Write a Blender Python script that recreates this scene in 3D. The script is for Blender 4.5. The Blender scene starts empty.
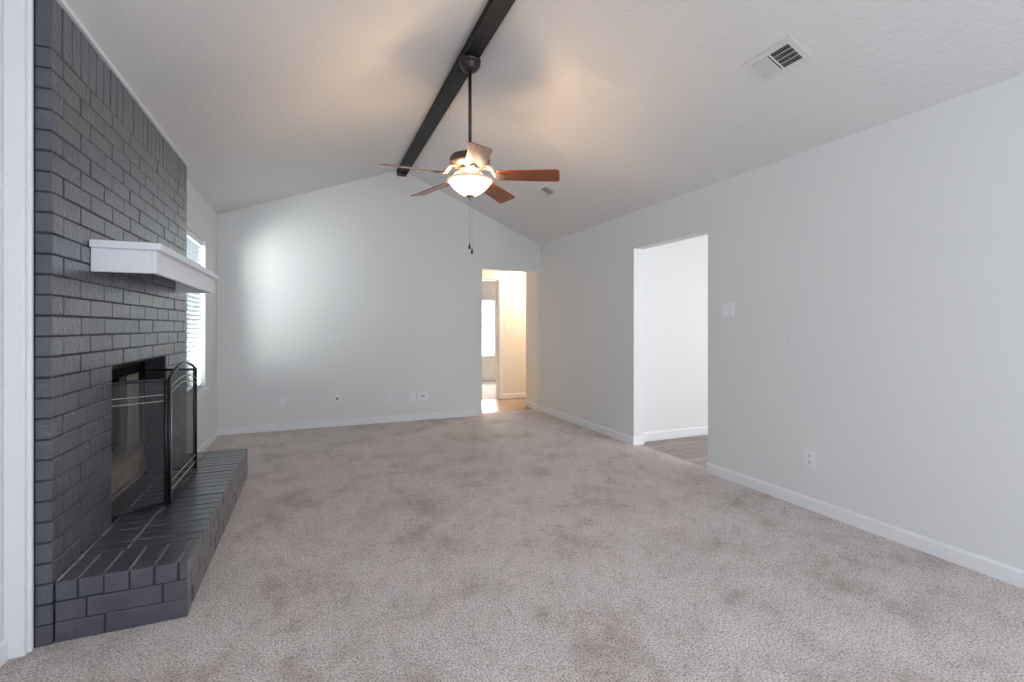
import bpy, bmesh, math, random
from mathutils import Vector, Matrix
random.seed(7)
PI = math.pi
S = bpy.context.scene
C = S.collection

# ---------------------------------------------------------------- camera
cam = bpy.data.cameras.new('camera'); camo = bpy.data.objects.new('camera', cam); C.objects.link(camo)
F = 475.0; HC = 1.236; YAW = math.atan2(.388, .9216)
cam.sensor_width = 36; cam.lens = F / 1024 * 36
cam.shift_y = -(341 - 327) / 1024.0
cam.clip_start = .02
camo.location = (0, 0, HC); camo.rotation_euler = (PI / 2, 0, -YAW)
S.camera = camo
# ---------------------------------------------------------------- view, world, lights
S.view_settings.view_transform = 'Standard'; S.view_settings.look = 'None'
S.view_settings.exposure = -0.10; S.view_settings.gamma = 1.0; S.view_settings.use_curve_mapping = False
S.cycles.use_denoising = True
S.cycles.max_bounces = 10; S.cycles.diffuse_bounces = 7; S.cycles.transparent_max_bounces = 16
W = bpy.data.worlds.new('sky'); S.world = W; W.use_nodes = True
bg = W.node_tree.nodes['Background']; bg.inputs[0].default_value = (.80, .90, 1, 1); bg.inputs[1].default_value = 3.6

def area(name, loc, rot, sx, sy, power, col):
    l = bpy.data.lights.new(name, 'AREA'); l.shape = 'RECTANGLE'; l.size = sx; l.size_y = sy; l.energy = power; l.color = col
    o = bpy.data.objects.new(name, l); C.objects.link(o); o.location = loc; o.rotation_euler = rot
    return o
# daylight arriving at the windows of the house (each lamp sits outside its window; the right-wall one is added fill)
area('daylight_patio_door', (1.55, -2.95, 1.15), (PI / 2, 0, 0), 2.9, 2.0, 36, (.86, .92, 1))            # behind the camera, shines +Y
area('daylight_side_window', (-1.45, -1.0, 1.45), (0, -PI / 2, 0), 1.5, 1.5, 30, (.86, .92, 1))           # left wall behind the camera, +X
lw = area('daylight_living_window', (-2.05, 3.7, 1.45), (0, 0, 0), 1.0, 2.2, 300, (.93, 1, .97))             # outside the blinds, slanting in towards the back wall
lw.rotation_euler = Vector((-.75, -1.2, .1)).to_track_quat('Z', 'Y').to_euler()
area('added_fill_right', (3.6, -1.2, 1.45), (0, PI / 2, 0), 1.5, 1.6, 70, (.92, .95, 1))               # right wall behind the camera, -X; fill added to brighten the brick front
area('daylight_dining_window', (4.5, .55, 1.35), (PI / 2, 0, 0), 2.2, 1.5, 76, (1, .97, .96))
area('daylight_bedroom_window', (3.4, 10.7, 1.3), (-PI / 2, 0, 0), 1.1, 1.5, 260, (1, .95, .9))

# ---------------------------------------------------------------- materials
def nd(t, k, **kw):
    n = t.nodes.new(k)
    for a, b in kw.items(): setattr(n, a, b)
    return n
def mat(name, col, rough=.6, bump=None, noise=None, metal=0, spec=.5, emis=None):
    """bump=(scale,strength,dist); noise=(scale,col2,lo,hi)"""
    m = bpy.data.materials.new(name); m.use_nodes = True; t = m.node_tree; b = t.nodes['Principled BSDF']
    b.inputs['Base Color'].default_value = (*col, 1); b.inputs['Roughness'].default_value = rough
    b.inputs['Metallic'].default_value = metal; b.inputs['Specular IOR Level'].default_value = spec
    tc = nd(t, 'ShaderNodeNewGeometry')
    if noise:
        n = nd(t, 'ShaderNodeTexNoise'); n.inputs['Scale'].default_value = noise[0]; n.inputs['Detail'].default_value = 4
        t.links.new(tc.outputs['Position'], n.inputs['Vector'])
        r = nd(t, 'ShaderNodeValToRGB'); r.color_ramp.elements[0].color = (*col, 1); r.color_ramp.elements[1].color = (*noise[1], 1)
        r.color_ramp.elements[0].position = noise[2]; r.color_ramp.elements[1].position = noise[3]
        t.links.new(n.outputs[0], r.inputs[0]); t.links.new(r.outputs[0], b.inputs['Base Color'])
    if bump:
        n = nd(t, 'ShaderNodeTexNoise'); n.inputs['Scale'].default_value = bump[0]; n.inputs['Detail'].default_value = 3
        t.links.new(tc.outputs['Position'], n.inputs['Vector'])
        u = nd(t, 'ShaderNodeBump'); u.inputs['Strength'].default_value = bump[1]; u.inputs['Distance'].default_value = bump[2]
        t.links.new(n.outputs[0], u.inputs['Height']); t.links.new(u.outputs[0], b.inputs['Normal'])
    if emis:
        b.inputs['Emission Color'].default_value = (*emis[0], 1); b.inputs['Emission Strength'].default_value = emis[1]
    return m
M = {}
M['wall'] = mat('wall_paint', (.735, .745, .745), .6, (60, .12, .004))
M['hallwall'] = mat('hall_paint', (.80, .765, .72), .6, (60, .12, .004))
M['ceil'] = mat('ceiling_texture', (.70, .70, .70), .8, (38, .45, .008))
M['trim'] = mat('white_trim_paint', (.80, .81, .83), .35)
M['brick'] = mat('painted_brick', (.044, .048, .072), .30, (40, .7, .006), (9, (.072, .073, .095), .35, .7), spec=1.0)
_t = M['brick'].node_tree; _b = _t.nodes['Principled BSDF']; _b.inputs['Coat Weight'].default_value = .65; _b.inputs['Coat Roughness'].default_value = .25
_n = nd(_t, 'ShaderNodeTexNoise'); _n.inputs['Scale'].default_value = 55; _n.inputs['Detail'].default_value = 4; _g = nd(_t, 'ShaderNodeNewGeometry'); _t.links.new(_g.outputs['Position'], _n.inputs['Vector'])
_u = nd(_t, 'ShaderNodeBump'); _u.inputs['Strength'].default_value = .7; _u.inputs['Distance'].default_value = .004
_t.links.new(_n.outputs[0], _u.inputs['Height']); _t.links.new(_u.outputs[0], _b.inputs['Coat Normal'])
M['mortar'] = mat('painted_mortar', (.022, .023, .032), .5, (90, .5, .004))
M['worn'] = mat('worn_mortar', (.30, .31, .34), .6, (90, .5, .004), (14, (.12, .125, .14), .4, .62))
M['mantel'] = mat('mantel_white_paint', (.80, .81, .86), .35, (50, .08, .003))
M['beam'] = mat('dark_stained_beam', (.010, .012, .016), .5, (40, .5, .006), (14, (.02, .022, .027), .4, .7), spec=.3)
M['black'] = mat('black_metal', (.018, .018, .024), .35, metal=.3)
M['silver'] = mat('silver_metal', (.55, .54, .52), .3, metal=.9)
M['soot'] = mat('sooty_refractory', (.03, .027, .025), .9, (50, .6, .006), (12, (.06, .05, .042), .4, .7))
M['brown_metal'] = mat('tan_firebox_metal', (.52, .38, .28), .5, (30, .2, .003), (12, (.30, .22, .17), .4, .7))
M['curtain'] = mat('bronze_chain_mesh', (.34, .29, .24), .55, (300, .5, .002), metal=.3)
M['bronze'] = mat('oiled_bronze', (.06, .045, .045), .35, metal=.6)
M['nickel'] = mat('antique_bronze', (.34, .27, .23), .3, metal=.8)
M['motor'] = mat('brushed_bronze_motor', (.13, .10, .09), .35, metal=.7)
M['rim'] = mat('frosted_rim_glass', (.5, .40, .32), .3, emis=((1, .66, .42), .45))
M['plate'] = mat('white_plastic', (.80, .80, .86), .35)
M['darkhole'] = mat('dark_slot', (.03, .03, .03), .8)
M['ventwhite'] = mat('vent_enamel', (.66, .67, .66), .4)
M['duct'] = mat('vent_duct', (.02, .02, .018), .9)
M['glassbowl'] = mat('frosted_lamp_glass', (.9, .85, .78), .3, emis=((1, .80, .58), 3.2))
M['hallglass'] = mat('hall_lamp_glass', (.9, .85, .78), .3, emis=((1, .78, .56), 115))
M['siding'] = mat('exterior_wall', (.5, .5, .5), .9)
# blinds: white slats, a little light passes through them
m = mat('white_blind_slat', (.50, .54, .56), .45); t = m.node_tree; b = t.nodes['Principled BSDF']; out = t.nodes['Material Output']
tr = nd(t, 'ShaderNodeBsdfTranslucent'); tr.inputs[0].default_value = (.85, .95, .97, 1)
mx = nd(t, 'ShaderNodeMixShader'); mx.inputs[0].default_value = .06
t.links.new(b.outputs[0], mx.inputs[1]); t.links.new(tr.outputs[0], mx.inputs[2]); t.links.new(mx.outputs[0], out.inputs[0])
M['slat'] = m
# clear pane
m = bpy.data.materials.new('clear_pane'); m.use_nodes = True; t = m.node_tree; t.nodes.remove(t.nodes['Principled BSDF']); out = t.nodes['Material Output']
a = nd(t, 'ShaderNodeBsdfTransparent'); g = nd(t, 'ShaderNodeBsdfGlossy'); g.inputs['Roughness'].default_value = .03
mx = nd(t, 'ShaderNodeMixShader'); mx.inputs[0].default_value = .06
t.links.new(a.outputs[0], mx.inputs[1]); t.links.new(g.outputs[0], mx.inputs[2]); t.links.new(mx.outputs[0], out.inputs[0])
M['pane'] = m
# woven spark mesh, too fine to resolve
m = bpy.data.materials.new('spark_mesh'); m.use_nodes = True; t = m.node_tree; b = t.nodes['Principled BSDF']; out = t.nodes['Material Output']
b.inputs['Base Color'].default_value = (.05, .05, .055, 1); b.inputs['Roughness'].default_value = .5
a = nd(t, 'ShaderNodeBsdfTransparent'); mx = nd(t, 'ShaderNodeMixShader'); mx.inputs[0].default_value = .46
t.links.new(a.outputs[0], mx.inputs[1]); t.links.new(b.outputs[0], mx.inputs[2]); t.links.new(mx.outputs[0], out.inputs[0])
M['mesh'] = m
# carpet
m = bpy.data.materials.new('taupe_carpet'); m.use_nodes = True; t = m.node_tree; b = t.nodes['Principled BSDF']
b.inputs['Roughness'].default_value = 1; b.inputs['Specular IOR Level'].default_value = .1
b.inputs['Sheen Weight'].default_value = .15
gp = nd(t, 'ShaderNodeNewGeometry')
def noise(scale, detail=2, rough=.5):
    n = nd(t, 'ShaderNodeTexNoise'); n.inputs['Scale'].default_value = scale; n.inputs['Detail'].default_value = detail; n.inputs['Roughness'].default_value = rough
    t.links.new(gp.outputs['Position'], n.inputs['Vector']); return n
def ramp(src, stops):
    r = nd(t, 'ShaderNodeValToRGB'); e = r.color_ramp.elements
    e[0].position, e[0].color = stops[0][0], (*stops[0][1], 1); e[1].position, e[1].color = stops[-1][0], (*stops[-1][1], 1)
    for p, c in stops[1:-1]: x = e.new(p); x.color = (*c, 1)
    t.links.new(src, r.inputs[0]); return r
def mixc(a_, b_, f, mode='MULTIPLY'):
    x = nd(t, 'ShaderNodeMix', data_type='RGBA', blend_type=mode); x.inputs[0].default_value = f
    t.links.new(a_, x.inputs[6]); t.links.new(b_, x.inputs[7]); return x.outputs[2]
fine = noise(125, 4, .75)
r1 = ramp(fine.outputs[0], [(.35, (.20, .165, .16)), (.50, (.74, .65, .62)), (.65, (1, .96, .95))])
blot = noise(2.3, 10, .72)
r2 = ramp(blot.outputs[0], [(.36, (.70, .67, .65)), (.47, (.92, .91, .905)), (.58, (1, 1, 1))])
sp = noise(9, 9, .72)
r3 = ramp(sp.outputs[0], [(.30, (.52, .49, .46)), (.41, (.93, .925, .92)), (.55, (1, 1, 1))])
md = noise(26, 6, .7)
r4 = ramp(md.outputs[0], [(.34, (.74, .71, .69)), (.46, (.97, .965, .96)), (.6, (1, 1, 1))])
col = mixc(mixc(mixc(r1.outputs[0], r2.outputs[0], 1), r3.outputs[0], .8), r4.outputs[0], .8)
t.links.new(col, b.inputs['Base Color'])
bp = nd(t, 'ShaderNodeBump'); bp.inputs['Strength'].default_value = .8; bp.inputs['Distance'].default_value = .008
t.links.new(fine.outputs[0], bp.inputs['Height']); t.links.new(bp.outputs[0], b.inputs['Normal'])
M['carpet'] = m
# plank floors
def planks(name, c1, c2, rough, rot):
    global t
    m = bpy.data.materials.new(name); m.use_nodes = True; t = m.node_tree; b = t.nodes['Principled BSDF']
    b.inputs['Roughness'].default_value = rough
    g = nd(t, 'ShaderNodeNewGeometry'); mp = nd(t, 'ShaderNodeMapping'); mp.inputs['Rotation'].default_value = (0, 0, rot)
    t.links.new(g.outputs['Position'], mp.inputs[0])
    br = nd(t, 'ShaderNodeTexBrick'); br.inputs['Scale'].default_value = 1; br.inputs['Brick Width'].default_value = 1.1; br.inputs['Row Height'].default_value = .14
    br.inputs['Mortar Size'].default_value = .003; br.inputs['Color1'].default_value = (*c1, 1); br.inputs['Color2'].default_value = (*c2, 1); br.inputs['Mortar'].default_value = (.08, .06, .05, 1)
    t.links.new(mp.outputs[0], br.inputs[0])
    mp2 = nd(t, 'ShaderNodeMapping'); mp2.inputs['Scale'].default_value = (2, 22, 2); t.links.new(mp.outputs[0], mp2.inputs[0])
    n = nd(t, 'ShaderNodeTexNoise'); n.inputs['Scale'].default_value = 2; n.inputs['Detail'].default_value = 5; t.links.new(mp2.outputs[0], n.inputs[0])
    r = nd(t, 'ShaderNodeValToRGB'); r.color_ramp.elements[0].position = .35; r.color_ramp.elements[0].color = (.62, .6, .58, 1); r.color_ramp.elements[1].position = .65
    t.links.new(n.outputs[0], r.inputs[0])
    x = nd(t, 'ShaderNodeMix', data_type='RGBA', blend_type='MULTIPLY'); x.inputs[0].default_value = .9
    t.links.new(br.outputs[0], x.inputs[6]); t.links.new(r.outputs[0], x.inputs[7]); t.links.new(x.outputs[2], b.inputs['Base Color'])
    return m
M['vinyl'] = planks('greyed_plank', (.42, .35, .32), (.33, .27, .25), .4, 0)
M['hallwood'] = planks('honey_plank', (.52, .36, .22), (.42, .28, .17), .25, 0)
# fan blade wood, grain along the blade (object space)
m = bpy.data.materials.new('cherry_blade'); m.use_nodes = True; t = m.node_tree; b = t.nodes['Principled BSDF']
b.inputs['Roughness'].default_value = .4; b.inputs['Coat Weight'].default_value = .6; b.inputs['Coat Roughness'].default_value = .12
tc = nd(t, 'ShaderNodeTexCoord'); mp = nd(t, 'ShaderNodeMapping'); mp.inputs['Scale'].default_value = (1.6, 60, 3)
t.links.new(tc.outputs['Object'], mp.inputs[0]); n = nd(t, 'ShaderNodeTexNoise'); n.inputs['Scale'].default_value = 1; n.inputs['Detail'].default_value = 4
t.links.new(mp.outputs[0], n.inputs[0]); r = nd(t, 'ShaderNodeValToRGB')
r.color_ramp.elements[0].position = .35; r.color_ramp.elements[0].color = (.12, .022, .006, 1)
r.color_ramp.elements[1].position = .7; r.color_ramp.elements[1].color = (.48, .11, .01, 1)
t.links.new(n.outputs[0], r.inputs[0]); t.links.new(r.outputs[0], b.inputs['Base Color'])
M['blade'] = m

# ---------------------------------------------------------------- mesh helpers
def box(bm, x0, x1, y0, y1, z0, z1, mi=0, mtx=None):
    v = [bm.verts.new((x, y, z)) for x in (x0, x1) for y in (y0, y1) for z in (z0, z1)]
    if mtx is not None:
        for q in v: q.co = mtx @ q.co
    for f in ((0, 1, 3, 2), (4, 6, 7, 5), (0, 4, 5, 1), (2, 3, 7, 6), (0, 2, 6, 4), (1, 5, 7, 3)):
        fc = bm.faces.new([v[i] for i in f]); fc.material_index = mi
    return v
def prism(bm, pts, axis, a, b_, mi=0):
    """polygon pts (2D) extruded along axis ('x','y','z') from a to b_"""
    def P(p, q):
        return {'x': (q, p[0], p[1]), 'y': (p[0], q, p[1]), 'z': (p[0], p[1], q)}[axis]
    A = [bm.verts.new(P(p, a)) for p in pts]; B = [bm.verts.new(P(p, b_)) for p in pts]
    n = len(pts)
    bm.faces.new(A).material_index = mi; bm.faces.new(B[::-1]).material_index = mi
    for i in range(n):
        bm.faces.new((A[i], B[i], B[(i + 1) % n], A[(i + 1) % n])).material_index = mi
def lathe(bm, prof, c=(0, 0, 0), n=40, caps=True):
    rings = []
    for r, z in prof:
        rings.append([bm.verts.new((c[0] + r * math.cos(2 * PI * i / n), c[1] + r * math.sin(2 * PI * i / n), c[2] + z)) for i in range(n)])
    for a, b_ in zip(rings, rings[1:]):
        for i in range(n):
            f = bm.faces.new((a[i], a[(i + 1) % n], b_[(i + 1) % n], b_[i])); f.smooth = True
    if caps:
        bm.faces.new(rings[0]); bm.faces.new(rings[-1][::-1])
def tube(bm, pts, r, n=8, mi=0):
    pts = [Vector(p) for p in pts]; rings = []
    for i, p in enumerate(pts):
        d = (pts[min(i + 1, len(pts) - 1)] - pts[max(i - 1, 0)]).normalized()
        up = Vector((0, 0, 1)) if abs(d.z) < .95 else Vector((1, 0, 0))
        a = d.cross(up).normalized(); b_ = d.cross(a)
        rings.append([bm.verts.new(p + r * (a * math.cos(2 * PI * k / n) + b_ * math.sin(2 * PI * k / n))) for k in range(n)])
    for A, B in zip(rings, rings[1:]):
        for k in range(n):
            f = bm.faces.new((A[k], A[(k + 1) % n], B[(k + 1) % n], B[k])); f.smooth = True; f.material_index = mi
    for R in (rings[0], rings[-1][::-1]):
        bm.faces.new(R).material_index = mi
def obj(name, bm, mats, parent=None, bevel=0, seg=1, loc=None):
    bmesh.ops.recalc_face_normals(bm, faces=bm.faces)
    me = bpy.data.meshes.new(name); bm.to_mesh(me); bm.free()
    for m_ in (mats if isinstance(mats, (list, tuple)) else [mats]): me.materials.append(M[m_])
    o = bpy.data.objects.new(name, me); C.objects.link(o)
    if bevel:
        b_ = o.modifiers.new('bevel', 'BEVEL'); b_.width = bevel; b_.segments = seg; b_.limit_method = 'ANGLE'
    if parent: o.parent = parent
    if loc: o.location = loc
    return o
def thing(name, label, cat, loc=(0, 0, 0), group=None, mtx=None):
    o = bpy.data.objects.new(name, None); C.objects.link(o); o.empty_display_size = .1
    if mtx is not None: o.matrix_world = mtx
    else: o.location = loc
    o['label'] = label; o['category'] = cat
    if group: o['group'] = group
    return o
def struct(name, bm, mats, bevel=0, parent=None):
    o = obj(name, bm, mats, parent, bevel)
    if not parent: o['kind'] = 'structure'
    return o
NB = bmesh.new
def slab(bm, axis, p0, p1, u0, u1, z0, z1, holes=()):
    """wall panel: thickness p0..p1 along axis, u along the wall, holes=(ua,ub,za,zb)"""
    us = sorted({u0, u1, *[h[0] for h in holes], *[h[1] for h in holes]}); zs = sorted({z0, z1, *[h[2] for h in holes], *[h[3] for h in holes]})
    for ua, ub in zip(us, us[1:]):
        for za, zb in zip(zs, zs[1:]):
            cu, cz = (ua + ub) / 2, (za + zb) / 2
            if any(h[0] < cu < h[1] and h[2] < cz < h[3] for h in holes): continue
            if axis == 'x': box(bm, p0, p1, ua, ub, za, zb)
            else: box(bm, ua, ub, p0, p1, za, zb)
    bmesh.ops.remove_doubles(bm, verts=bm.verts, dist=1e-5)
    # drop the inner faces shared by two cells
    seen = {}
    for f in bm.faces: seen.setdefault(tuple(round(c, 4) for c in f.calc_center_median()), []).append(f)
    bmesh.ops.delete(bm, geom=[f for fs in seen.values() if len(fs) > 1 for f in fs], context='FACES_ONLY')

# ---------------------------------------------------------------- room shell
XL, XLN, XR, YB, YR = -1.0, -1.055, 3.11, 6.3, -2.6
XRDG, ZRDG = 1.08, 3.30
SL, SR = .375, .4215
zl = lambda x: ZRDG - SL * (XRDG - x)
zr = lambda x: ZRDG - SR * (x - XRDG)
DY0, DY1, DZ = 3.088, 4.095, 2.058      # opening in the right wall
BX0, BX1, BZ = 2.197, 3.09, 2.05        # opening in the back wall
WY0, WY1, WZ0, WZ1 = 4.66, 5.66, .63, 2.11

bm = NB(); box(bm, -1.25, 3.19, YR - .1, YB + .16, -.08, 0); struct('floor', bm, 'carpet')
bm = NB(); box(bm, 3.19, 6.6, .7, 4.3, -.08, -.008); struct('dining_floor', bm, 'vinyl')
bm = NB(); box(bm, 1.2, 5.6, YB + .16, 7.66, -.08, -.005); struct('hall_floor', bm, 'hallwood')
bm = NB(); box(bm, 1.2, 5.6, 7.66, 10.5, -.08, -.003); struct('bedroom_floor', bm, 'carpet')

bm = NB(); slab(bm, 'x', -1.2, XL, 4.553, YB + .12, 0, zl(XL) + .03, [(WY0, WY1, WZ0, WZ1)]); struct('wall_left', bm, 'wall')
bm = NB(); slab(bm, 'x', -1.2, XLN, YR, 2.391, 0, zl(XLN) + .03, [(-1.75, -.25, .7, 2.2)]); struct('wall_left.001', bm, 'wall')
bm = NB(); slab(bm, 'x', -1.2, -1.16, 2.391, 4.553, 1.15, zl(-1.1) + .05); struct('wall_left.002', bm, 'wall')
bm = NB(); slab(bm, 'x', XR, XR + .13, YR, YB, 0, zr(XR) + .0, [(DY0, DY1, -.01, DZ), (-2.0, -.4, .7, 2.2)])
struct('wall_right', bm, 'wall', .004)
bm = NB(); slab(bm, 'y', YB, YB + .12, -1.2, 3.24, 0, 2.42, [(BX0, BX1, -.01, BZ)])
prism(bm, [(-1.2, 2.42), (3.24, 2.42), (3.24, zr(3.24) + .06), (XRDG, ZRDG + .05), (-1.2, zl(-1.2) + .05)], 'y', YB, YB + .12)
struct('wall_back', bm, 'wall')
bm = NB(); slab(bm, 'y', YR - .12, YR, -1.2, 3.24, 0, 2.42, [(.1, 3.0, .02, 2.15)])
prism(bm, [(-1.2, 2.42), (3.24, 2.42), (3.24, zr(3.24) + .06), (XRDG, ZRDG + .05), (-1.2, zl(-1.2) + .05)], 'y', YR - .12, YR)
struct('wall_rear', bm, 'wall')
bm = NB(); T = .12
prism(bm, [(-1.2, zl(-1.2)), (XRDG, ZRDG), (XRDG, ZRDG + T), (-1.2, zl(-1.2) + T)], 'y', YR - .12, YB + .12)
prism(bm, [(XRDG, ZRDG), (3.24, zr(3.24)), (3.24, zr(3.24) + T), (XRDG, ZRDG + T)], 'y', YR - .12, YB + .12)
struct('ceiling', bm, 'ceil')

# dining room beyond the right opening
bm = NB(); slab(bm, 'y', 4.18, 4.30, 3.24, 6.6, -.01, 2.5); struct('wall_dining_back', bm, 'wall')
bm = NB(); slab(bm, 'y', .7, .82, 3.24, 6.6, -.01, 2.5, [(3.5, 5.6, .6, 2.1)]); struct('wall_dining_front', bm, 'wall')
bm = NB(); slab(bm, 'x', 6.5, 6.62, .7, 4.3, -.01, 2.5); struct('wall_dining_right', bm, 'wall')
bm = NB(); box(bm, 3.24, 6.62, .7, 4.3, 2.45, 2.55); struct('ceiling_dining', bm, 'ceil')
# hall and the bedroom beyond
HX = 3.09
bm = NB(); slab(bm, 'x', HX, HX + .12, YB + .12, 6.78, -.01, 2.5); struct('wall_hall_right', bm, 'hallwall')
bm = NB(); slab(bm, 'y', 6.66, 6.78, HX + .12, 5.5, -.01, 2.5); struct('wall_hall_front', bm, 'hallwall')
bm = NB(); slab(bm, 'y', 7.60, 7.72, 1.3, 5.5, -.01, 2.5, [(2.12, 2.955, -.02, 2.045)]); struct('wall_hall_back', bm, 'hallwall')
bm = NB(); slab(bm, 'x', 1.2, 1.3, YB + .12, 7.72, -.01, 2.5); struct('wall_hall_left', bm, 'hallwall')
bm = NB(); slab(bm, 'x', 5.5, 5.6, 6.66, 7.72, -.01, 2.5); struct('wall_hall_end', bm, 'hallwall')
bm = NB(); box(bm, 1.2, 5.6, YB + .12, 10.6, 2.45, 2.55); struct('ceiling_hall', bm, 'ceil')
bm = NB(); slab(bm, 'y', 10.4, 10.52, 1.3, 5.5, -.01, 2.5, [(2.85, 3.93, .55, 2.0)]); struct('wall_bedroom_back', bm, 'hallwall')
bm = NB(); slab(bm, 'x', 1.2, 1.3, 7.72, 10.5, -.01, 2.5); struct('wall_bedroom_left', bm, 'hallwall')
bm = NB(); slab(bm, 'x', 5.5, 5.6, 7.72, 10.5, -.01, 2.5); struct('wall_bedroom_right', bm, 'hallwall')

# baseboards: profile with a bevelled top
def baseboard(name, axis, p, sgn, a, b_, h=.083, z0=0):
    th = .014
    pr = [(p, z0), (p + sgn * th, z0), (p + sgn * th, z0 + h - .014), (p + sgn * .006, z0 + h), (p, z0 + h)]
    bm = NB()
    if axis == 'x': prism(bm, pr, 'y', a, b_)         # wall plane x=p, runs along y
    else: prism(bm, pr, 'x', a, b_)
    return struct(name, bm, 'trim')
baseboard('baseboard_right', 'x', XR, -1, YR, DY0)
baseboard('baseboard_right.001', 'x', XR, -1, DY1, YB)
baseboard('baseboard_back', 'y', YB, -1, XL + .014, BX0)
baseboard('baseboard_left', 'x', XL, 1, 4.553, YB)
baseboard('baseboard_left.001', 'x', XLN, 1, YR, 2.35)
baseboard('baseboard_jamb', 'y', DY1, -1, XR - .014, XR + .13)
baseboard('baseboard_dining', 'y', 4.18, -1, 3.24, 6.5, .083, .012)
baseboard('baseboard_hall_right', 'x', HX, -1, YB + .0, 6.78)
baseboard('baseboard_hall_back', 'y', 7.60, -1, 3.02, 5.5)
baseboard('baseboard_bedroom', 'y', 10.4, -1, 1.3, 5.5)

# vertical cover board beside the brick
bm = NB(); box(bm, XLN, -.994, 2.352, 2.391, 0, zl(-1.02) + .01); box(bm, XLN, -.983, 2.372, 2.391, 0, zl(-1.02) + .01)
struct('trim_1', bm, 'trim', .003)
# thin white strip where brick meets the ceiling
bm = NB(); box(bm, -.945, -.918, 2.39, 4.556, 2.528, zl(-.93) + .012); struct('trim_2', bm, 'trim')
# bedroom door casing
dr = NB(); box(dr, 2.955, 3.018, 7.582, 7.60, 0, 2.045); box(dr, 2.055, 2.12, 7.582, 7.60, 0, 2.045); box(dr, 2.055, 3.018, 7.582, 7.60, 2.045, 2.105)
box(dr, 2.94, 2.955, 7.60, 7.72, 0, 2.045); box(dr, 2.12, 2.135, 7.60, 7.72, 0, 2.045); box(dr, 2.12, 2.955, 7.60, 7.72, 2.03, 2.045)
struct('door_1', dr, 'trim', .003)

# ---------------------------------------------------------------- windows and blinds
def window_x(name, xo, y0, y1, z0, z1):
    bm = NB(); w = .045
    box(bm, xo, xo + .04, y0, y1, z0, z0 + w); box(bm, xo, xo + .04, y0, y1, z1 - w, z1)
    box(bm, xo, xo + .04, y0, y0 + w, z0, z1); box(bm, xo, xo + .04, y1 - w, y1, z0, z1)
    box(bm, xo, xo + .045, y0, y1, (z0 + z1) / 2 - .02, (z0 + z1) / 2 + .02)
    o = struct(name, bm, 'trim', .003)
    bm = NB(); box(bm, xo + .016, xo + .022, y0 + w, y1 - w, z0 + w, z1 - w); obj('window_pane', bm, 'pane', o)
    return o
def window_y(name, yo, x0, x1, z0, z1, mid=True):
    bm = NB(); w = .045
    box(bm, x0, x1, yo, yo + .04, z0, z0 + w); box(bm, x0, x1, yo, yo + .04, z1 - w, z1)
    box(bm, x0, x0 + w, yo, yo + .04, z0, z1); box(bm, x1 - w, x1, yo, yo + .04, z0, z1)
    if mid: box(bm, x0, x1, yo, yo + .045, (z0 + z1) / 2 - .02, (z0 + z1) / 2 + .02)
    else: box(bm, (x0 + x1) / 2 - .03, (x0 + x1) / 2 + .03, yo, yo + .045, z0, z1)
    o = struct(name, bm, 'trim', .003)
    bm = NB(); box(bm, x0 + w, x1 - w, yo + .016, yo + .022, z0 + w, z1 - w); obj('window_pane', bm, 'pane', o)
    return o
w1 = window_x('window_1', -1.195, WY0, WY1, WZ0, WZ1)
bm = NB(); box(bm, -1.15, XL + .035, WY0 - .03, WY1 + .035, WZ0 - .025, WZ0 - .001); box(bm, XL, XL + .016, WY0 - .02, WY1 + .02, WZ0 - .085, WZ0 - .025)
obj('window_sill', bm, 'trim', w1, .004)
window_x('window_2', -1.195, -1.75, -.25, .7, 2.2)
window_x('added_fill_window', XR + .07, -2.0, -.4, .7, 2.2)  # unseen window, added so fill reaches the brick front
w3 = window_y('window_3', YR - .11, .1, 3.0, .02, 2.15, False)
window_y('window_4', .72, 3.5, 5.6, .6, 2.1)
w5 = window_y('window_5', 10.46, 2.85, 3.93, .55, 2.0)
bm = NB(); box(bm, 2.8, 3.97, 10.36, 10.44, .515, .55); obj('window_sill', bm, 'trim', w5, .004)

bl = thing('window_blind', 'white horizontal slat blind behind the brick fireplace and mantel on the left wall', 'window blind', (-1.05, 5.16, WZ0))
bm = NB(); box(bm, -.022, .03, -.49, .49, 1.425, 1.478); obj('headrail', bm, 'trim', bl, .003)
bm = NB(); z = .035
while z < 1.42:
    R = Matrix.Translation((0, 0, z)) @ Matrix.Rotation(-math.radians(29), 4, 'Y')
    box(bm, -.025, .025, -.488, .488, -.0013, .0013, mtx=R); z += .0425
obj('slats', bm, 'slat', bl)
bm = NB(); box(bm, -.02, .022, -.49, .49, .002, .02); obj('bottom_rail', bm, 'trim', bl, .003)
bm = NB()
for y in (-.36, 0, .36):
    tube(bm, [(.03, y, .01), (.03, y, 1.44)], .0012, 5); tube(bm, [(-.024, y, .01), (-.024, y, 1.44)], .0012, 5)
obj('ladder_cord', bm, 'trim', bl)
bl2 = thing('window_blind', 'white blind on the far bedroom window seen through the lit hallway', 'window blind', (3.39, 10.42, .55))
bm = NB(); box(bm, -.54, .54, -.05, .03, 1.30, 1.448); obj('headrail', bm, 'ventwhite', bl2, .003)
bm = NB(); z = .03
while z < 1.30:
    R = Matrix.Translation((0, 0, z)) @ Matrix.Rotation(math.radians(20), 4, 'X')
    box(bm, -.53, .53, -.025, .025, -.0013, .0013, mtx=R); z += .0425
obj('slats', bm, 'slat', bl2)
bm = NB(); box(bm, -.53, .53, -.022, .022, .002, .02); obj('bottom_rail', bm, 'trim', bl2, .003)

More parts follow.
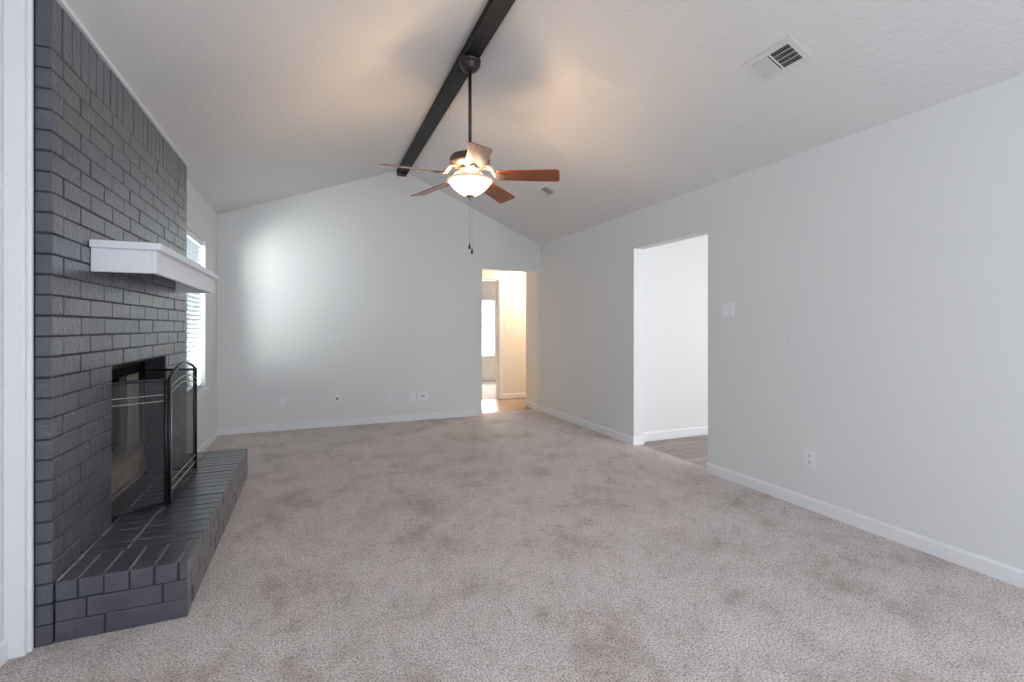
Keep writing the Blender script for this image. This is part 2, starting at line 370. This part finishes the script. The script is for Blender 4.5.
# ---------------------------------------------------------------- fireplace
FX = -.93; FY0, FY1 = 2.392, 4.552; CH = .08; ZT = 2.53
OY0, OY1, OZ0, OZ1 = 2.992, 3.955, .24, 1.03
HX0, HY0, HY1, HZ = -.49, 2.40, 4.47, .24
G = .0034
fp = thing('fireplace', 'tall dark grey painted brick fireplace with raised brick hearth and open firebox', 'fireplace', (FX, (FY0 + FY1) / 2, 0))
off = Vector((-FX, -(FY0 + FY1) / 2, 0)); TM = Matrix.Translation(off)
def fobj(name, bm, mats, bevel=0, seg=1, parent=fp):
    bmesh.ops.transform(bm, matrix=TM, verts=bm.verts); return obj(name, bm, mats, parent, bevel, seg)
bm = NB()
# mortar bed behind the brick faces
slab(bm, 'x', -1.05, FX - .005, FY0 + .005, FY1 - .005, .0, ZT - .003, [(OY0 + .005, OY1 - .005, OZ0, OZ1 + .003)])
for f in bm.faces: f.material_index = 1
def brick(y0, y1, z0, z1):
    j = random.uniform(-.0016, .0016)
    jj = lambda: random.uniform(-.001, .001)
    box(bm, -1.05 + (.0 if y0 > FY0 + .01 else .067), FX + j, y0 + G + jj(), y1 - G + jj(), z0 + G * .8 + jj(), z1 - G * .8 + jj())
n = int(round(2.32 / CH))
for k in range(n):
    z0, z1 = k * CH, (k + 1) * CH
    js = [FY0]; y = FY0 + (.094 if k % 2 == 0 else .25)
    while y < FY1 - .05: js.append(y); y += .2545
    js.append(FY1)
    for a, b_ in zip(js, js[1:]):
        if k < 3: brick(a, b_, z0, z1); continue
        if z0 < OZ1 - .02 and z1 > OZ0 + .001:
            segs = []
            if a < OY0: segs.append((a, min(b_, OY0)))
            if b_ > OY1: segs.append((max(a, OY1), b_))
            for s0, s1 in segs:
                if s1 - s0 > .02: brick(s0, s1, z0, z1)
        else: brick(a, b_, max(z0, OZ1) if z0 < OZ1 < z1 else z0, z1)
y = FY0
while y < FY1 - .03:
    brick(y, min(y + .0831, FY1), 2.32, ZT); y += .0831
fobj('chimney_breast', bm, ['brick', 'mortar'], .003)
# side return bricks that show beside the white board
# hearth
bm = NB()
box(bm, FX + .002, HX0 - .004, HY0 + .004, HY1 - .006, 0, .16, 1)
box(bm, FX + .002, HX0 - .004, HY0 + .004, HY1 - .006, .16, HZ - .004, 1)
def hb(x0, x1, y0, y1, z0, z1, g=.0032):
    j = lambda: random.uniform(-.0012, .0012)
    box(bm, x0 + g + j(), x1 - g + j(), y0 + g + j(), y1 - g + j(), z0 + g * .8 + j(), z1 - g * .4 + j())
for k, (fo, so) in enumerate(((.16, .12), (.10, .245))):
    z0, z1 = k * CH, (k + 1) * CH
    x = FX; xs = [FX] + [FX + fo + i * .2545 for i in range(3) if FX + fo + i * .2545 < HX0 - .06] + [HX0]
    for a, b_ in zip(xs, xs[1:]): hb(a if a > FX else FX + .001, b_ + (G if b_ == HX0 else 0), HY0 - .003, HY0 + .08, z0, z1)
    ys = [HY0 + .08]; y = HY0 + so
    while y < HY1 - .05: ys.append(y); y += .2545
    ys.append(HY1)
    if ys[1] - ys[0] < .05: ys.pop(0)
    for a, b_ in zip(ys, ys[1:]): hb(HX0 - .08, HX0 + .0035, a, b_, z0, z1)
xs = [FX + .001, -.857, -.774, -.690, -.606, -.522, HX0 + .0035]
for a, b_ in zip(xs, xs[1:]): hb(a, b_, HY0 - .003, 2.645, .16, HZ)
for xj in xs[1:-1]: box(bm, xj - .0045, xj + .0045, HY0 + .01, 2.64, .2, HZ - .0025, 2)
box(bm, FX, FX + .012, HY0 + .01, 2.99, .2, HZ + .001, 2)
y = 2.645
while y < HY1 - .04:
    y2 = min(y + .0831, HY1)
    if HY1 - y2 < .03: y2 = HY1
    hb(FX + .001, -.765, y, y2, .16, HZ, .0035); hb(-.765, HX0 + .0035, y, y2, .16, HZ, .0035); y = y2
box(bm, -.769, -.761, 2.645, HY1 - .02, .2, HZ - .002, 2)
fobj('hearth', bm, ['brick', 'mortar', 'worn'], .003)
# prefab firebox recessed behind the brick
bm = NB()
box(bm, -1.60, -1.56, 2.90, 4.06, .2, 1.15); box(bm, -1.60, -1.051, 2.88, 2.92, .2, 1.15); box(bm, -1.60, -1.051, 4.04, 4.08, .2, 1.15)
box(bm, -1.60, -1.051, 2.88, 4.08, 1.11, 1.15); box(bm, -1.60, -1.051, 2.88, 4.08, .16, .2)
box(bm, -1.56, -1.14, 2.92, 4.04, .2, .40)
fbx = fobj('firebox', bm, 'soot')
bm = NB()
prism(bm, [(-1.06, .395), (-1.06, .41), (-1.18, .435), (-1.18, .41)], 'y', 2.93, 4.03)
for i in range(4):
    z = .275 + i * .032
    prism(bm, [(-1.062, z), (-1.056, z), (-1.074, z + .026), (-1.08, z + .026)], 'y', 2.93, 4.03)
box(bm, -1.09, -1.05, 2.93, 4.03, .24, .262)
fo2 = fobj('lower_louver', bm, 'brown_metal', .001)
bm = NB(); box(bm, -1.13, -1.09, 2.93, 4.03, .24, .40); fobj('louver_backing', bm, 'darkhole')
bm = NB()
for i in range(3):
    z = .935 + i * .03
    prism(bm, [(-1.062, z), (-1.056, z), (-1.074, z + .022), (-1.08, z + .022)], 'y', 2.93, 4.03)
box(bm, -1.07, -1.055, 2.93, 4.03, 1.02, 1.04)
fobj('upper_louver', bm, 'black', .001)
bm = NB(); tube(bm, [(-1.052, 2.94, 1.0), (-1.052, 4.02, 1.0)], .004, mi=0); fobj('curtain_rod', bm, 'nickel')
# folded chain-mesh curtains gathered at both ends
def curtain(y0, y1):
    bm = NB(); N = 72; cols = []
    for i in range(N + 1):
        s = i / N; y = y0 + (y1 - y0) * s
        col_ = []
        for zz, wd in ((.99, 1), (.9, .95), (.7, .85), (.5, .9), (.425, 1.1)):
            yc = (y0 + y1) / 2 + (y - (y0 + y1) / 2) * wd
            x = -1.105 + .022 * math.sin(s * 2 * PI * 5.5 + zz * 2) + .006 * math.sin(s * 41)
            col_.append(bm.verts.new((x, yc, zz)))
        cols.append(col_)
    for a, b_ in zip(cols, cols[1:]):
        for k in range(4):
            f = bm.faces.new((a[k], b_[k], b_[k + 1], a[k + 1])); f.smooth = True
    o = fobj('mesh_curtain', bm, 'curtain')
    so = o.modifiers.new('th', 'SOLIDIFY'); so.thickness = .002
    return o
curtain(3.72, 3.98); curtain(2.95, 3.06)

# ---------------------------------------------------------------- mantel
mt = thing('mantel_shelf', 'white painted box mantel shelf on the dark brick above the firebox', 'mantel', (FX, 3.47, 1.49))
MY0, MY1 = 2.714 - 3.47, 4.234 - 3.47
bm = NB(); box(bm, .002, .272, MY0, MY1, .108, .143); obj('top_board', bm, 'mantel', mt, .003)
bm = NB(); box(bm, .229, .249, MY0 + .02, MY1 - .02, 0, .108)
obj('front_board', bm, 'mantel', mt, .003)
for a in (MY0 + .02, MY1 - .04):
    bm = NB(); box(bm, .002, .229, a, a + .02, 0, .108); obj('end_board', bm, 'mantel', mt, .002)

# ---------------------------------------------------------------- fire screen
sc = thing('fire_screen', 'black three-panel arched mesh fire screen standing on the brick hearth', 'fire screen', (-.74, 3.54, HZ))
def panel(name, p0, p1, arch, doubles_low=True, handle=False):
    """p0,p1 local (x,y) of the panel's two posts"""
    p0 = Vector((*p0, 0)); p1 = Vector((*p1, 0)); L = (p1 - p0).length
    P = lambda s, z: p0 + (p1 - p0) * s + Vector((0, 0, z))
    zc = .703
    def arc(zb, rise, n=20):
        return [P(i / n, zb + rise * (math.sin(PI * i / n) ** .8 if rise else 0)) for i in range(n + 1)]
    def ins(pts): return pts
    bm = NB()
    w = .0085
    tube(bm, [P(0, .0), P(0, zc)], w, 8); tube(bm, [P(1, .0), P(1, zc)], w, 8)
    tube(bm, arc(zc, .068 if arch else 0), w, 8)
    tube(bm, [P(0, .018), P(1, .018)], w, 8)
    o = obj('panel_frame', bm, 'black', sc)
    bm = NB()
    for zb, rise in ((.64, .05), (.605, .05)): tube(bm, arc(zb - (0 if arch else .02), rise if arch else 0), .003 if arch else .0018, 6)
    for zb in ((.118, .070) if arch else ()): tube(bm, [P(0, zb), P(1, zb)], .003, 6)
    off = .009 * ((p1 - p0).normalized().cross(Vector((0, 0, 1))))
    if arch: tube(bm, [p + off for p in arc(zc, .068)], .0025, 6)
    tube(bm, [P(0.012, .02) + off, P(0.012, zc) + off], .002, 6)
    obj('trim_bars', bm, 'silver', o)  # thin silver lines: cross bars, arch edge and one post
    # mesh sheet
    bm = NB(); top = arc(zc, .068 if arch else 0); bot = [P(i / 20, .018) for i in range(21)]
    V = [bm.verts.new(p) for p in top]; U = [bm.verts.new(p) for p in bot]
    for i in range(20): bm.faces.new((U[i], U[i + 1], V[i + 1], V[i]))
    obj('mesh_panel', bm, 'mesh', o)
    return o
panel('c', (0, -.33), (0, .33), True)
panel('n', (-.29, -.515), (-.012, -.352), False)
panel('f', (-.012, .348), (-.30, .385), False)

# ---------------------------------------------------------------- ceiling beam
bmx = thing('ceiling_beam', 'long dark stained wooden beam running along the vaulted ceiling ridge', 'ceiling beam', (1.08, 1.85, 3.218))
bm = NB(); box(bm, -.062, .062, YR + .003 - 1.85, YB - .002 - 1.85, 0, .10)
obj('timber', bm, 'beam', bmx, .006)
bm = NB(); box(bm, -.05, .05, YB - .16 - 1.85, YB - .0015 - 1.85, -.012, .0)
obj('end_block', bm, 'beam', bmx, .004)

# ---------------------------------------------------------------- ceiling fan
FXC, FYC = 1.08, 3.369
fan = thing('ceiling_fan', 'five-blade wooden ceiling fan with lit bowl hanging from the dark beam', 'ceiling fan', (FXC, FYC, 3.2185))
def part(name, prof, m_, parent=fan, n=40, c=(0, 0, 0), smooth=True):
    bm = NB(); lathe(bm, prof, c, n); return obj(name, bm, m_, parent)
Z = 3.2185
part('canopy', [(.074, -.001), (.080, -.006), (.080, -.022), (.070, -.027), (.076, -.033), (.076, -.047), (.064, -.054), (.064, -.066), (.046, -.082), (.030, -.090), (.014, -.096)], 'bronze')
part('downrod', [(.0125, -.08), (.0125, -.69)], 'bronze', n=20)
part('motor_housing', [(.018, 2.55 - Z), (.032, 2.545 - Z), (.036, 2.512 - Z), (.10, 2.508 - Z), (.138, 2.498 - Z), (.150, 2.484 - Z), (.146, 2.474 - Z), (.150, 2.468 - Z), (.150, 2.448 - Z), (.142, 2.439 - Z), (.125, 2.425 - Z), (.06, 2.41 - Z)], 'motor')
part('switch_housing', [(.085, 2.415 - Z), (.09, 2.40 - Z), (.07, 2.385 - Z), (.060, 2.36 - Z), (.062, 2.345 - Z), (.04, 2.335 - Z)], 'nickel')
bm = NB(); lathe(bm, [(.161, 2.325 - Z), (.165, 2.319 - Z), (.160, 2.310 - Z), (.143, 2.302 - Z), (.145, 2.292 - Z), (.122, 2.264 - Z), (.090, 2.238 - Z), (.060, 2.218 - Z), (.030, 2.208 - Z), (.001, 2.206 - Z)], caps=False)
bowl = obj('lamp_bowl', bm, 'glassbowl', fan); so = bowl.modifiers.new('th', 'SOLIDIFY'); so.thickness = .003
bm = NB(); tube(bm, [(.163 * math.cos(2 * PI * i / 48), .163 * math.sin(2 * PI * i / 48), 2.318 - Z) for i in range(49)], .007); obj('bowl_rim', bm, 'rim', bowl)
bm = NB(); tube(bm, [(.1425 * math.cos(2 * PI * i / 48), .1425 * math.sin(2 * PI * i / 48), 2.297 - Z) for i in range(49)], .004); obj('bowl_rim', bm, 'rim', bowl)
part('finial', [(.031, 2.214 - Z), (.032, 2.206 - Z), (.022, 2.198 - Z), (.009, 2.192 - Z), (.012, 2.184 - Z), (.006, 2.176 - Z)], 'nickel', n=24)
for a in (40, 160, 280):
    q = math.radians(a); bm = NB(); tube(bm, [(.05 * math.cos(q), .05 * math.sin(q), 2.36 - Z), (.10 * math.cos(q), .10 * math.sin(q), 2.345 - Z), (.158 * math.cos(q), .158 * math.sin(q), 2.323 - Z)], .004)
    obj('bowl_arm', bm, 'nickel', fan)
for a in (30, 150, 270):                                        # three bulbs inside the open-topped bowl
    q = math.radians(a); l = bpy.data.lights.new('bulb', 'POINT'); l.energy = 11; l.color = (1, .66, .36); l.shadow_soft_size = .025
    o = bpy.data.objects.new('bulb', l); C.objects.link(o); o.location = (FXC + .075 * math.cos(q), FYC + .075 * math.sin(q), 2.302)
def pull(dx, dy, zb):
    bm = NB(); tube(bm, [(dx, dy, 2.19 - Z), (dx, dy, zb - Z)], .0011, 5)
    ch = obj('pull_chain', bm, 'nickel', fan)
    bm = NB(); lathe(bm, [(.002, zb + .002 - Z), (.006, zb - .008 - Z), (.005, zb - .014 - Z), (.0095, zb - .026 - Z), (.009, zb - .036 - Z), (.003, zb - .04 - Z)], (dx, dy, 0), 14)
    obj('chain_knob', bm, 'bronze', ch)
pull(-.004, -.002, 1.853); pull(.012, -.012, 1.818)
for k in range(5):
    ang = math.radians(-29.8 + 72 * k); pitch = math.radians(-15); droop = math.radians(2.5)
    RZ = Matrix.Rotation(ang, 4, 'Z'); BL = RZ @ Matrix.Translation((0, 0, 2.362 - Z)) @ Matrix.Rotation(droop, 4, 'Y') @ Matrix.Rotation(pitch, 4, 'X')
    # blade outline: rounded corners
    bm = NB(); r0, r1, w0, w1, cr = .205, .662, .062, .077, .026
    pts = [(r0, -w0 + .012), (r0 + .012, -w0)]
    for i in range(6):
        q = -PI / 2 + i / 5 * PI / 2; pts.append((r1 - cr + cr * math.cos(q), -w1 + cr + cr * math.sin(q)))
    for i in range(6):
        q = i / 5 * PI / 2; pts.append((r1 - cr + cr * math.cos(q), w1 - cr + cr * math.sin(q)))
    pts += [(r0 + .012, w0), (r0, w0 - .012)]
    prism(bm, pts, 'z', -.003, .003)
    o = obj('blade', bm, 'blade', fan, .001); o.matrix_local = BL
    # iron: arm from the motor and a shaped pad with two prongs under the blade
    bm = NB()
    inv = BL.inverted() @ RZ
    A = inv @ Vector((.10, 0, 2.418 - Z)); B = inv @ Vector((.15, 0, 2.41 - Z)); Cc = Vector((.195, 0, -.006)); D = Vector((.235, 0, -.006))
    for s in (-1, 1):
        tube(bm, [A + Vector((0, s * .012, 0)), B + Vector((0, s * .02, 0)), Cc + Vector((0, s * .028, 0)), D + Vector((0, s * .022, 0)), Vector((.275, s * .006, -.006))], .006, 8)
    prism(bm, [(.19, -.035), (.225, -.045), (.25, -.03), (.262, -.012), (.30, 0), (.262, .012), (.25, .03), (.225, .045), (.19, .035)], 'z', -.0085, -.0035)
    obj('blade_iron', bm, 'nickel', o)

# hall lamp
hl = thing('hall_ceiling_lamp', 'warm lit dome ceiling lamp just past the hallway corner', 'ceiling lamp', (3.62, 7.2, 2.45))
bm = NB(); lathe(bm, [(.165, -.001), (.17, -.01), (.17, -.022), (.15, -.03)]); obj('lamp_base', bm, 'nickel', hl)
bm = NB(); lathe(bm, [(.158, -.025), (.16, -.04), (.14, -.08), (.09, -.11), (.002, -.125)]); obj('lamp_shade', bm, 'hallglass', hl)

# ---------------------------------------------------------------- ceiling vents
def vent(label, x0, x1, y0, y1):
    cx, cy = (x0 + x1) / 2, (y0 + y1) / 2
    ax = Vector((1, 0, -SR)).normalized(); nz = Vector((SR, 0, 1)).normalized()
    ay = nz.cross(ax)                                     # +Y
    Mx = Matrix((ax.to_4d(), ay.to_4d(), nz.to_4d(), (0, 0, 0, 1))).transposed()
    Mx.col[3] = (cx, cy, zr(cx), 1)
    for i in range(3): Mx[3][i] = 0
    w = (x1 - x0) / 2 * math.hypot(1, SR); l = (y1 - y0) / 2
    v = thing('ceiling_vent', label, 'air vent', mtx=Mx, group=None)
    gi, gl = w - .035, l - .035
    bm = NB()
    for a in ((-w, w, -l, -gl), (-w, w, gl, l), (-w, -gi, -gl, gl), (gi, w, -gl, gl)): box(bm, *a, -.008, -.0005)
    box(bm, -gi, gi, -.006, .006, -.008, -.002)
    obj('vent_frame', bm, 'ventwhite', v, .002)
    bm = NB(); box(bm, -gi, gi, -gl, gl, -.0025, -.0012); obj('duct_opening', bm, 'duct', v)
    for s in (-1, 1):
        bm = NB(); nsl = 8
        for i in range(nsl):
            y = s * (.012 + (i + .5) * (gl - .014) / nsl)
            R = Matrix.Translation((0, y, -.0062)) @ Matrix.Rotation(math.radians(-52), 4, 'X')
            # both banks lean the same way seen from below: one bank shows its blades, the other the duct
            hw = .0045 if s > 0 else .0042
            if s < 0: R = Matrix.Translation((0, y, -.0062)) @ Matrix.Rotation(math.radians(52), 4, 'X')
            box(bm, -gi, gi, -hw, hw, -.0005, .0005, mtx=R)
        if s < 0:
            for q in (-.5, 0, .5): box(bm, gi * q - .0015, gi * q + .0015, -gl, -.006, -.005, -.003)
        obj('louver_bank', bm, 'ventwhite', v)
    return v
vent('larger white ceiling vent on the near part of the right ceiling slope', 2.325, 2.506, 1.74, 2.042)
vent('white ceiling vent farther back, just beyond the right fan blade tip', 2.310, 2.484, 4.59, 4.89)

# ---------------------------------------------------------------- switches and outlets
def plate(name, label, cat, loc, rz, kind, w=.072, h=.117, group=None):
    """local: plate in xz plane, facing -y"""
    o = thing(name, label, cat, group=group, mtx=Matrix.Translation(loc) @ Matrix.Rotation(rz, 4, 'Z'))
    bm = NB(); box(bm, -w / 2, w / 2, -.006, 0, -h / 2, h / 2); obj('wall_plate', bm, 'plate', o, .003, 2)
    if kind == 'outlet':
        for s in (-1, 1):
            bm = NB(); pts = [(.016 * math.cos(q) * 1.05, s * .0205 + max(-.0135, min(.0135, .0175 * math.sin(q)))) for q in [2 * PI * i / 24 for i in range(24)]]
            prism(bm, pts, 'y', -.0075, -.005); soc = obj('socket', bm, 'plate', o)
            bm = NB(); z = s * .0205
            for dx in (-.0065, .0065): box(bm, dx - .0016, dx + .0016, -.0079, -.0072, z - .001, z + .0085)
            lathe_pts = [(.003 * math.cos(2 * PI * i / 10), z - .007 + .003 * math.sin(2 * PI * i / 10)) for i in range(10)]
            prism(bm, lathe_pts, 'y', -.0079, -.0072); obj('slots', bm, 'darkhole', soc)
    elif kind == 'switch2':
        for s in (-1, 1):
            bm = NB(); cx = s * .023; box(bm, cx - .0165, cx + .0165, -.008, -.005, -.033, .033); obj('switch_surround', bm, 'plate', o, .001)
            bm = NB(); prism(bm, [(-.008, -.028), (-.013, -.028), (-.008, .004), (-.006, .028), (-.005, .028)], 'x', cx - .013, cx + .013); obj('rocker', bm, 'plate', o)
    elif kind == 'switch1':
        bm = NB(); box(bm, -.0165, .0165, -.008, -.005, -.033, .033); obj('rocker', bm, 'plate', o, .001)
    elif kind == 'jack':
        bm = NB(); lathe(bm, [(.006, 0), (.006, .012), (.004, .012)], n=16); bmesh.ops.transform(bm, matrix=Matrix.Translation((0, -.005, 0)) @ Matrix.Rotation(PI / 2, 4, 'X'), verts=bm.verts)
        obj('coax_jack', bm, 'silver', o)
    elif kind == 'wire':
        bm = NB(); box(bm, -.012, .012, -.0065, -.0055, -.018, .012); obj('opening', bm, 'darkhole', o)
        bm = NB(); tube(bm, [(0, -.004, .0), (-.012, -.02, -.02), (-.022, -.018, -.045), (-.014, -.012, -.052)], .0028); obj('cable_end', bm, 'plate', o)
    elif kind == 'blank':
        for z in (-.042, .042): bm = NB(); prism(bm, [(.003 * math.cos(2 * PI * i / 10), z + .003 * math.sin(2 * PI * i / 10)) for i in range(10)], 'y', -.0068, -.0055); obj('screw', bm, 'ventwhite', o)
    elif kind == 'double':
        for s in (-1, 1):
            bm = NB(); box(bm, s * .013 - .008, s * .013 + .008, -.008, -.0055, -.008, .010); obj('port', bm, 'darkhole', o)
        for x_, z_ in ((-.045, .03), (.045, .03), (.045, -.03), (-.045, -.03)):
            bm = NB(); box(bm, x_ - .004, x_ + .004, -.0068, -.0055, z_ - .004, z_ + .004); obj('screw', bm, 'ventwhite', o)
    return o
plate('blank_wall_plate', 'white blank wall plate low on the back wall, leftmost of the plates', 'wall plate', (-.32, YB, .345), 0, 'blank')
plate('cable_wall_plate', 'small white wall plate with dark opening, second from left on back wall', 'wall plate', (.287, YB, .345), 0, 'wire', .06, .09)
plate('wall_outlet', 'white power outlet low on the middle of the back wall', 'outlet', (.91, YB, .335), 0, 'outlet')
plate('cable_wall_plate', 'white wall plate with one small jack, just left of the wide plate', 'wall plate', (1.222, YB, .315), 0, 'jack', .085, .11)
plate('port_wall_plate', 'wide white wall plate with two dark ports, rightmost on the back wall', 'wall plate', (1.362, YB, .318), 0, 'double', .14, .115)
plate('wall_outlet', 'white power outlet low on the right wall', 'outlet', (XR, 2.183, .342), -PI / 2, 'outlet')
plate('light_switch', 'white double rocker light switch on the right wall beside the opening', 'light switch', (XR, 2.866, 1.37), -PI / 2, 'switch2', .117, .117)
plate('light_switch', 'single light switch on the hallway wall beside the bedroom door', 'light switch', (3.10, 7.6, 1.22), 0, 'switch1')
bm = NB(); prism(bm, [(1.094 + .011 * math.cos(2 * PI * i / 16), .315 + .011 * math.sin(2 * PI * i / 16)) for i in range(16)], 'y', YB - .004, YB - .0002)
o = obj('wall_bumper', bm, 'ventwhite'); o['label'] = 'tiny round cap on the back wall between outlet and jack plate'; o['category'] = 'wall cap'
bm = NB(); prism(bm, [(2.344 + .011 * math.cos(2 * PI * i / 16), 1.137 + .009 * math.sin(2 * PI * i / 16)) for i in range(16)], 'x', XR - .002, XR - .0002)  # small wall stain as a thin disc
o = obj('wall_stain', bm, 'ventwhite'); o['label'] = 'small round stain on the right wall below the light switch height'; o['category'] = 'wall stain'
